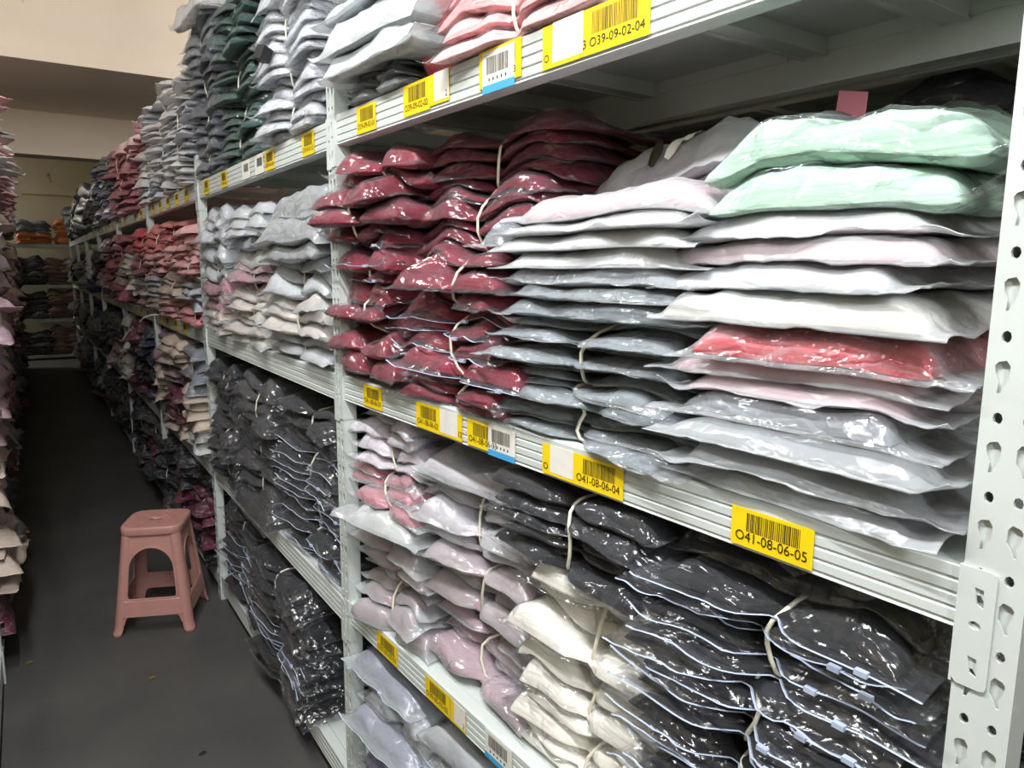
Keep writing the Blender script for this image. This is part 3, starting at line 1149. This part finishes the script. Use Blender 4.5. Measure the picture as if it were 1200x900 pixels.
sv, sf = on_field(0.822 - W1, 0.768 - W1, 0.128, 0.154, 7, 6, 0.005)
mesh('printed_sticker', sv, sf, M['paper'], gb_root, True)
sv, sf = on_field(0.862 - W1, 0.834 - W1, 0.128, 0.146, 17, 3, 0.005, True)
mesh('oval_mark', sv, sf, M['ink'], gb_root, True)
column(fd, 2, 0.515 - W1, 0.375, [Bg('grey', 'frost', zip=False), Bg('grey'), Bg('grey', dx=-0.01), Bg('grey', 'semi', T=1.2), Bg('pale pink', dx=-0.01), Bg('pale pink', T=1.2),
                                Bg('red', 'semi', T=1.9, dx=-0.005, sq=True), Bg('cream'), Bg('pale grey', 'frost'), Bg('pale pink', T=1.1), Bg('white', T=1.1),
                                Bg('mint', 'clear', T=1.6, dx=0.02, lump=0.4), Bg('mint', 'clear', T=1.8, dx=0.03, lump=0.45)],
       0.43, 'in right column', 3, width=0.35, front=-0.012, jit=0.8)

# ================= nearest bay, third shelf
fd = Field(BAYS[0], 1, 0.01)
column(fd, 1, 1.60 - W1, 0.36, [Bn('mauve', 4, 'frost'), Bn('mauve', 3, 'frost'), Bg('white', 'frost', dx=-0.04, rot=0.2), Bn('dusty rose', 3, 'semi'), Bn('lavender', 4, 'semi')],
       0.53, 'in left column', 3, width=0.34, front=0.012, jit=1.5)
column(fd, 1, 1.24 - W1, 0.44, [Bn('mauve', 5, 'semi'), Bn('mauve', 4, 'frost'), Bn('lavender', 4, 'frost', dy=0.02), Bg('lavender', 'frost', T=1.6, dx=-0.02)],
       0.49, 'in mauve column', 3, width=0.36, front=0.045, jit=1.5)
column(fd, 1, 0.86 - W1, 0.42, [Bn('cream', 4), Bn('cream', 3), Bn('cream', 3, T=1.2)], 0.40, 'of cream column', 3, width=0.35, front=0.02, jit=1.4)
column(fd, 1, 0.90 - W1, 0.44, [Bn('charcoal', 5)], 0.53, 'on cream column', 3, width=0.33, front=0.0, on=True)
column(fd, 1, 0.54 - W1, 0.40, [Bn('black', 6, zip=True), Bn('black', 6, zip=True), Bn('charcoal', 5, zip=True), Bn('black', 5, zip=True), Bg('black', 'clear', T=1.6, dx=0.02)],
       0.515, 'in black column', 3, width=0.38, front=-0.012)

# ================= nearest bay, bottom shelf
fd = Field(BAYS[0], 0, 0.012)
column(fd, 0, 1.58 - W1, 0.36, [Bn('blue grey', 4, 'semi'), Bn('blue grey', 4, 'semi'), Bg('blue grey', 'frost', zip=True, dx=-0.02), Bn('pale grey', 3, 'semi'), Bg('blue grey', 'frost', zip=True, T=1.3)],
       0.43, 'in left column', 2, width=0.36, front=-0.008)
column(fd, 0, 1.19 - W1, 0.42, [Bn('navy', 4, 'semi'), Bn('smoky grey', 4, 'semi', zip=True), Bg('smoky grey', 'semi', zip=True), Bg('pale grey', 'frost')], 0.42, 'in centre column', 2, width=0.36, front=0.0)

# ================= nearest bay, top shelf
fd = Field(BAYS[0], 3, 0.012)
column(fd, 3, 1.56 - W1, 0.46, [Bn('grey', 3, 'semi', T=0.6, l=0.7), Bg('pale mint', 'frost', T=1.6, dx=-0.05, dy=-0.03), Bg('pale mint', 'frost', T=1.6, dx=-0.03), Bg('pale grey', 'frost', T=1.3, dx=-0.02),
                                Bg('pale mint', 'frost', T=1.5)], 0.30, 'in pale left column', 3, width=0.36, front=-0.012)
column(fd, 3, 1.07 - W1, 0.48, [Bn('blush', 4, 'clear', T=1.2), Bn('blush', 3, 'semi', dx=0.03), Bg('white', 'semi', dx=0.04)], 0.26, 'in pink column', 3, width=0.36, front=-0.01)
column(fd, 3, 0.63 - W1, 0.40, [Bn('red', 4, 'clear'), Bn('red', 3, 'clear')], 0.2, 'in red column', 2, width=0.36, front=0.0)
column(fd, 3, 1.34 - W1, 0.34, [Bg('red', 'clear', T=1.5, rot=0.5)], 0.34, 'behind pink column', 2, width=0.25, front=0.05)

# ================= second bay
W2 = YS[0]
fd = Field(BAYS[1], 3, 0.014)
column(fd, 3, 2.14 - W2, 0.56, [Bn('silver grey', 4, 'semi'), Bn('silver grey', 4, 'semi'), Bn('silver grey', 4, 'semi', dy=0.03), Bg('silver grey', 'frost', T=1.5), Bg('silver grey', 'frost', T=1.5)],
       0.47, 'in right column', 2, front=-0.012)
column(fd, 3, 2.74 - W2, 0.54, [Bn('dark green', 4), Bn('dark green', 4, dy=0.03), Bn('dark green', 4), Bn('dark green', 3, dx=-0.02, lift=0.05), Bn('dark green', 4)], 0.56, 'in centre column', 2, front=-0.008)
column(fd, 3, 3.27 - W2, 0.46, [Bn('dark grey', 4), Bn('dark grey', 4), Bn('dark grey', 4), Bn('grey', 4), Bg('white', 'semi', T=2, dx=-0.04)], 0.70, 'in left column', 2, front=-0.012)
fd = Field(BAYS[1], 2, 0.014)
column(fd, 2, 2.13 - W2, 0.56, [Bn('pale grey', 3, 'frost'), Bn('beige', 3, 'frost', dx=-0.02), Bn('pale grey', 3, 'frost'), Bg('dark grey', 'frost', T=1.6), Bg('dark grey', 'frost', T=1.8, dx=-0.02), Bg('dark grey', 'frost', T=2)],
       0.49, 'in right column', 2, front=-0.012)
column(fd, 2, 2.70 - W2, 0.50, [Bn('beige', 3, 'frost'), Bn('beige', 3, 'frost'), Bn('rose', 3, 'semi'), Bg('cream', 'frost', T=1.5), Bg('blue', 'frost', T=1.4), Bn('silver grey', 3, 'frost')], 0.48, 'in centre column', 2, front=-0.012)
column(fd, 2, 3.22 - W2, 0.46, [Bn('beige', 3, 'semi'), Bn('rose', 3, 'semi'), Bn('pale grey', 3, 'frost'), Bn('silver grey', 4, 'semi')], 0.50, 'in left column', 2, front=-0.012)
fd = Field(BAYS[1], 1, 0.014)
column(fd, 1, 2.10 - W2, 0.52, [Bn('charcoal', 4, zip=True), Bn('black', 4, zip=True), Bn('black', 4, zip=True), Bn('black', 4)], 0.50, 'in right column', 2, front=-0.008)
column(fd, 1, 2.66 - W2, 0.54, [Bg('smoky grey', 'clear', T=1.8, dx=-0.04), Bn('smoky grey', 4), Bn('charcoal', 4), Bn('smoky grey', 4)], 0.50, 'in centre column', 2, front=-0.012)
column(fd, 1, 3.20 - W2, 0.48, [Bn('charcoal', 4), Bn('smoky grey', 4, dx=-0.02), Bn('smoky grey', 4), Bn('charcoal', 3)], 0.48, 'in left column', 2, front=-0.012)
fd = Field(BAYS[1], 0, 0.014)
column(fd, 0, 2.38 - W2, 0.62, [Bn('black', 5), Bn('black', 5, zip=True), Bn('black', 5), Bn('black', 4, l=0.9)], 0.42, 'in right column', 2, front=-0.05, width=0.38)
column(fd, 0, 3.02 - W2, 0.56, [Bn('charcoal', 4), Bn('black', 4, zip=True), Bn('charcoal', 4, zip=True), Bn('black', 4)], 0.41, 'in left column', 2, front=-0.012)


def simple(bay, tier, cols, heights, detail, n=3, npk=4, front=-0.012, films=None, stuff=False):
    """columns listed from the near end; each is a list of colours bottom -> top"""
    fd_ = Field(bay, tier, 0.02)
    L = bay.y1 - bay.y0 - 0.06
    left = bay.phrase.startswith('left')
    k = len(cols)
    names = {1: ['in only column'], 2: ['in near column', 'in far column'], 3: ['in near column', 'in middle column', 'in far column']}[k]
    for i, cs in enumerate(cols):
        t = (i + 0.5) / k
        yc = bay.y0 + 0.01 + L * (1 - t if left else t)
        items = []
        for j, c in enumerate(cs):
            items.append(Bn(c, npk if j else max(3, npk - 1), (films or ['clear', 'semi', 'frost'])[(i + j) % 3], dx=random.uniform(-0.03, 0.015), rot=random.uniform(-0.12, 0.12), dy=random.uniform(-0.02, 0.02)))
        column(fd_, tier, yc, L / k * random.uniform(0.97, 1.08), items, heights[i], names[i], detail, front=front, jit=1.6, stuff=stuff)


# ================= third bay onwards
b3 = BAYS[2]
simple(b3, 3, [['white', 'silver grey', 'silver grey', 'white'], ['white', 'silver grey', 'white', 'white'], ['silver grey', 'white', 'silver grey']], [0.47, 0.52, 0.50], 1, npk=5)
simple(b3, 2, [['pink', 'pale grey', 'blush', 'blush'], ['blush', 'beige', 'blush', 'coral'], ['beige', 'pale grey', 'blush', 'coral']], [0.46, 0.5, 0.5], 1)
simple(b3, 1, [['white', 'beige', 'grey'], ['beige', 'plum', 'mauve', 'beige'], ['mauve', 'beige', 'mauve']], [0.5, 0.5, 0.52], 1)
simple(b3, 0, [['black', 'plum', 'plum', 'black'], ['smoky grey', 'plum', 'smoky grey'], ['smoky grey', 'smoky grey', 'charcoal']], [0.42, 0.42, 0.42], 1)
b4 = BAYS[3]
simple(b4, 3, [['rose', 'rose', 'rose', 'pale pink'], ['rose', 'rose', 'pale pink'], ['rose', 'dusty rose', 'rose']], [0.50, 0.50, 0.50], 1)
simple(b4, 2, [['beige', 'cream', 'rose', 'red'], ['rose', 'cream', 'cream', 'rose'], ['dusty rose', 'beige', 'rose']], [0.5, 0.5, 0.5], 1)
simple(b4, 1, [['navy', 'charcoal', 'navy'], ['plum', 'charcoal', 'plum'], ['cream', 'cream', 'cream']], [0.5, 0.5, 0.5], 1)
simple(b4, 0, [['smoky grey', 'plum', 'smoky grey'], ['smoky grey', 'charcoal'], ['smoky grey', 'charcoal']], [0.42, 0.42, 0.42], 1)
simple(BAYS[4], 3, [['blue grey', 'grey', 'slate grey', 'grey'], ['grey', 'blue grey', 'slate grey'], ['grey', 'slate grey', 'blue grey']], [0.55, 0.55, 0.52], 1)
simple(BAYS[4], 2, [['plum', 'dusty rose', 'plum'], ['cream', 'plum', 'mauve'], ['mauve', 'charcoal']], [0.5, 0.5, 0.5], 1)
simple(BAYS[4], 1, [['beige', 'mauve', 'charcoal'], ['mauve', 'smoky grey'], ['charcoal', 'charcoal']], [0.5, 0.5, 0.5], 0)
simple(BAYS[4], 0, [['charcoal', 'smoky grey'], ['charcoal', 'charcoal'], ['smoky grey', 'charcoal']], [0.42, 0.42, 0.42], 0)
dk = ['charcoal', 'dark grey', 'smoky grey', 'navy', 'plum', 'grey', 'black', 'brown']
for bi in (5, 6, 7):
    for tr in range(4):
        cols = [[dk[(bi * 5 + tr * 3 + i * 2 + j) % (7 if tr < 3 else 4)] for j in range(2)] for i in range(2)]
        simple(BAYS[bi], tr, cols, [0.68 if tr == 3 else (0.5 if tr else 0.42)] * 2, 0, npk=5, stuff=True)

# ================= left rack
lp = ['beige', 'pale grey', 'grey', 'mauve', 'smoky grey', 'beige', 'lavender', 'plum', 'grey', 'silver grey']
for bi in range(1, 4):
    for tr in range(4):
        cols = []
        for i in range(3):
            if tr == 3:
                cols.append([['pale pink', 'white', 'pale pink', 'blush', 'white'][(bi + i + j) % 5] for j in range(3)])
            else:
                cols.append([lp[(bi * 7 + tr * 3 + i * 4 + j * 3) % len(lp)] for j in range(2)])
        simple(LBAYS[bi], tr, cols, [(0.24, 0.32, 0.45)[bi - 1] if tr == 3 else (0.5 if tr else 0.42)] * 3, 1 if bi < 3 else 0, npk=5, front=[-0.02, -0.05, -0.09, -0.13][tr])
for bi in (4, 5, 6):
    for tr in range(4):
        cols = [[dk[(bi * 3 + tr * 5 + i * 3 + j) % 8] for j in range(2)] for i in range(2)]
        simple(LBAYS[bi], tr, cols, [0.5 if tr else 0.42] * 2, 0, npk=5, front=-0.06, stuff=True)

# ================= end rack and the rear rack
fdz = Field(BACK, 3, 0.02)
column(fdz, 3, 0.62, 0.5, [Bn('orange', 4), Bn('orange', 4)], 0.42, 'in right column', 0, front=0.0)
column(fdz, 3, 1.15, 0.5, [Bn('orange', 4), Bn('dark grey', 4)], 0.40, 'in left column', 0, front=0.0)
for tr in (2, 1, 0):
    fdz = Field(BACK, tr, 0.02)
    column(fdz, tr, 0.30, 0.58, [Bn('charcoal', 5), Bn('charcoal', 4)], 0.5, 'in right column', 0, front=0.0)
    column(fdz, tr, 0.78, 0.55, [Bn('brown', 5), Bn('brown', 4)], 0.5, 'in middle column', 0, front=0.0)
    column(fdz, tr, 1.30, 0.62, [Bn('charcoal', 4), Bn('black', 5)], 0.5, 'in left column', 0, front=0.0)
vs, fs, cs, o = [], [], [], 0
for v, f, c in FAR:
    vs.append(v)
    fs.append(f + o)
    cs.append(np.tile(np.array([*c, 1.0]), (len(v), 1)))
    o += len(v)
far = fast_mesh('garment_bundles', np.concatenate(vs), np.concatenate(fs), M['packed_many'], None)
ca = far.data.color_attributes.new('Col', 'FLOAT_COLOR', 'POINT')
ca.data.foreach_set('color', np.concatenate(cs).astype(np.float32).ravel())
tag(far, 'dark and pale bagged clothing piled on the farthest bays of both racks', 'clothing')
far['kind'] = 'stuff'
REAR.phrase = 'rear rack'
for tr, hh in ((2, 0.555), (1, 0.5), (3, 0.3)):
    fdz = Field(REAR, tr, 0.014)
    column(fdz, tr, 0.52 - W1, 0.5, [Bn('charcoal', 4, T=1.2), Bg('black', 'clear', T=2), Bg('black', 'clear', T=2, dx=-0.02)], hh, 'in right column', 2 if tr == 2 else 1, front=0.0, width=0.4)
    column(fdz, tr, 1.05 - W1, 0.5, [Bn('charcoal', 4), Bn('black', 4)], hh * 0.9, 'in middle column', 1, front=0.0)
    column(fdz, tr, 1.55 - W1, 0.45, [Bn('black', 4), Bn('charcoal', 4)], hh * 0.9, 'in left column', 1, front=0.0)


# ---------------------------------------------------------------- stool
def stool(cx, cy, rz):
    st = tag(empty('plastic_stool', (cx, cy, 0), rz), 'dusty pink plastic stool standing on the dark aisle floor', 'stool')
    H, hb, ht = 0.43, 0.158, 0.113          # height under the seat rim, half width at foot and at top

    def half(z):
        return hb + (ht - hb) * z / H
    rc = 0.026                              # leg corner radius
    # legs: curved corner columns with a flared foot
    for k in range(4):
        q = MB()
        n = 9
        rows = []
        zs = [0, 0.012, 0.03, 0.05, 0.12, 0.2, 0.28, 0.36, H]
        for z in zs:
            fl = 0.006 * max(0, 1 - z / 0.03) ** 1.2
            h = half(z) + fl
            ring_ = []
            for i in range(n):
                a = (i / (n - 1)) * math.pi / 2
                bul = 0.004
                ring_.append((h - rc + (rc + bul) * math.cos(a), h - rc + (rc + bul) * math.sin(a)))
            ring_ = [(h + 0.0, h - rc - 0.010)] + ring_ + [(h - rc - 0.010, h)]
            rows.append(ring_)
        ca, sa = math.cos(k * math.pi / 2), math.sin(k * math.pi / 2)
        vs, fs = [], []
        m_ = len(rows[0])
        for off in (0.0, 0.004):
            for z, rw in zip(zs, rows):
                for x, y in rw:
                    L_ = math.hypot(x, y)
                    x2, y2 = x * (1 - off / L_), y * (1 - off / L_)
                    vs.append((x2 * ca - y2 * sa, x2 * sa + y2 * ca, z))
        nz = len(zs)
        for j in range(nz - 1):
            for i in range(m_ - 1):
                a = j * m_ + i
                fs.append((a, a + 1, a + m_ + 1, a + m_))
                b_ = a + nz * m_
                fs.append((b_, b_ + m_, b_ + m_ + 1, b_ + 1))
        for i in range(m_ - 1):
            fs.append((i, nz * m_ + i, nz * m_ + i + 1, i + 1))
        for j in range(nz - 1):
            a, b_ = j * m_, j * m_ + nz * m_
            fs.append((a, a + m_, b_ + m_, b_))
            a, b_ = a + m_ - 1, b_ + m_ - 1
            fs.append((a, b_, b_ + m_, a + m_))
        q.add(vs, fs)
        q.build('leg', M['stool'], st, True)
    # side panels: apron, arched opening, cross rail
    for k in range(4):
        zr0, zr1 = 0.080, 0.152
        wtop = 1.0
        ins = lambda z: (half(z) - rc - 0.014) / half(z)
        arch = []
        w0 = 0.71
        arch += [(-w0, zr1 + 0.02), (-w0 + 0.03, zr1 + 0.004), (-w0 + 0.08, zr1)]
        arch += [(w0 - 0.08, zr1), (w0 - 0.03, zr1 + 0.004), (w0, zr1 + 0.02)]
        za = 0.285
        for i in range(13):
            a = math.pi * i / 12
            arch.append((w0 * math.cos(a), za + 0.088 * math.sin(a)))
        outer = [(-0.83, zr0 - 0.035), (-0.83, H), (0.83, H), (0.83, zr0 - 0.035)]
        outer += [(0.74, zr0 - 0.035), (0.725, zr0 - 0.02), (0.68, zr0 - 0.005), (0.60, zr0), (-0.60, zr0), (-0.68, zr0 - 0.005), (-0.725, zr0 - 0.02), (-0.74, zr0 - 0.035)]
        vs, fs = curve_plate(outer, [arch], 0.004)
        ca, sa = math.cos(k * math.pi / 2), math.sin(k * math.pi / 2)
        out = []
        for a, z, t in vs:
            h = half(z)
            x, y = a * h, -(h - 0.003 + t)
            out.append((x * ca - y * sa, x * sa + y * ca, z))
        q = MB()
        q.add(out, fs)
        # raised bead around the arch
        bead = []
        for a, z in arch:
            h = half(z)
            x, y = a * h, -(h - 0.001)
            bead.append((x * ca - y * sa, x * sa + y * ca, z))
        q.tube(bead, 0.0045, 6, closed=True)
        # rail stands a little proud with a lip
        pr = []
        for a in (-0.8, 0.8):
            for z, e in ((zr0, 0.004), (zr1 - 0.006, 0.004), (zr1, -0.002), (zr0, -0.002)):
                h = half(z)
                x, y = a * h, -(h + e)
                pr.append((x * ca - y * sa, x * sa + y * ca, z))
        q.add(pr, [(0, 1, 5, 4), (1, 2, 6, 5), (2, 3, 7, 6), (3, 0, 4, 7)])
        q.build('side_panel', M['stool'], st)
    # seat: rounded square, slightly dished, finger hole and anti-slip pattern
    n = 48

    def rs(h, r_, i):
        a = 2 * math.pi * i / n
        c, s_ = math.cos(a), math.sin(a)
        e = 2 / 5.5
        return (h * math.copysign(abs(c) ** e, c), h * math.copysign(abs(s_) ** e, s_))
    rows = [(0.112, 0.432), (0.116, 0.426), (0.121, 0.424), (0.124, 0.43), (0.124, 0.452), (0.122, 0.459), (0.117, 0.462), (0.110, 0.4605), (0.085, 0.4595), (0.05, 0.459)]
    q = MB()
    vs, fs = [], []
    for h, z in rows:
        vs += [(*rs(h, 0, i), z) for i in range(n)]
    for j in range(len(rows) - 1):
        for i in range(n):
            fs.append((j * n + i, j * n + (i + 1) % n, (j + 1) * n + (i + 1) % n, (j + 1) * n + i))
    base = len(vs)
    hole = [(0.017 * math.cos(2 * math.pi * i / n), 0.008 * math.sin(2 * math.pi * i / n)) for i in range(n)]
    vs += [(x, y, 0.459) for x, y in hole] + [(x, y, 0.44) for x, y in hole]
    last = (len(rows) - 1) * n
    for i in range(n):
        fs.append((last + i, last + (i + 1) % n, base + (i + 1) % n, base + i))
        fs.append((base + i, base + (i + 1) % n, base + n + (i + 1) % n, base + n + i))
    q.add(vs, fs)
    q.build('seat', M['stool'], st, True)
    q = MB()
    for i in range(-9, 10):
        for j in range(-9, 10):
            x, y = i * 0.0108 + (j % 2) * 0.0054, j * 0.0108
            if max(abs(x), abs(y)) > 0.098 or (abs(x) < 0.026 and abs(y) < 0.018):
                continue
            q.box((x - 0.003, y - 0.003, 0.4585), (x + 0.003, y + 0.003, 0.4612))
    o = q.build('grip_dots', M['stool'], st)
    o['kind'] = 'stuff'


stool(0.404, 3.416, math.radians(-22.5))

# ---------------------------------------------------------------- small things
q = MB()
q.box((-0.035, -0.02, 0), (0.035, 0.02, 0.001))
o = q.build('pink_card', M['pinkpaper'])
o.location = (1.02, 0.655, 1.782)
o.rotation_euler = (0.2, -0.9, 0.5)
tag(o, 'small pink card sticking up behind the grey bag', 'card')
for (x, y, lab) in ((-0.10, 3.28, 'small yellowish scrap on the floor near the left rack'), (0.29, 2.9, 'small pale scrap on the floor in front of the stool'),
                    (0.36, 2.33, 'dark crumb on the floor close to the bottom shelf')):
    q = MB()
    q.add([(-0.014, -0.005, 0.001), (0.0, -0.008, 0.004), (0.015, 0.002, 0.001), (0.004, 0.007, 0.006), (-0.01, 0.006, 0.002)], [(0, 1, 3, 4), (1, 2, 3)])
    o = q.build('floor_scrap', M['dark'] if 'crumb' in lab else M['leaf'])
    o.location = (x, y, 0)
    tag(o, lab, 'scrap')

q = MB()
rr = random.Random(5)
pts = [(0.012 * rr.uniform(-1, 1), 0.012 * rr.uniform(-1, 1), -0.02 * i) for i in range(15)]
for i, p_ in enumerate(pts[:-1]):
    q.tube([p_, pts[i + 1]], 0.018 + 0.022 * rr.random(), 7)
o = q.build('hanging_film', M['lampcase'], None, True)
o.location = (0.60, 8.97, 1.70)
tag(o, 'white crumpled plastic film hanging from the top shelf, far along the right rack', 'film')
q = MB()
q.box((-0.016, -0.018, -0.02), (0.016, 0.018, 0.02))
o = q.build('plastic_clip', M['black_box'])
o.location = (0.63, 2.26, 2.155)
o.rotation_euler = (0.2, 0.3, 0.4)
tag(o, 'small black plastic block lodged between silver and green bundles', 'clip')
q = MB()
q.tube([(0, 0, 0), (-0.03, 0.05, -0.004), (-0.06, 0.12, -0.02), (-0.075, 0.20, -0.05)], 0.006, 6, flat=0.4)
o = q.build('plastic_strap', M['lampcase'])
o.location = (0.655, 4.82, 1.262)
tag(o, 'white plastic strap end sticking out over the second shelf of the third bay', 'strap')

dup = {k: v for k, v in LABELS.items() if len(v) > 1}
print('LABEL duplicates:', dup)
n_tri = sum(len(o.data.polygons) * 2 for o in bpy.data.objects if o.type == 'MESH')
print('objects', len(bpy.data.objects), 'tris ~', n_tri)
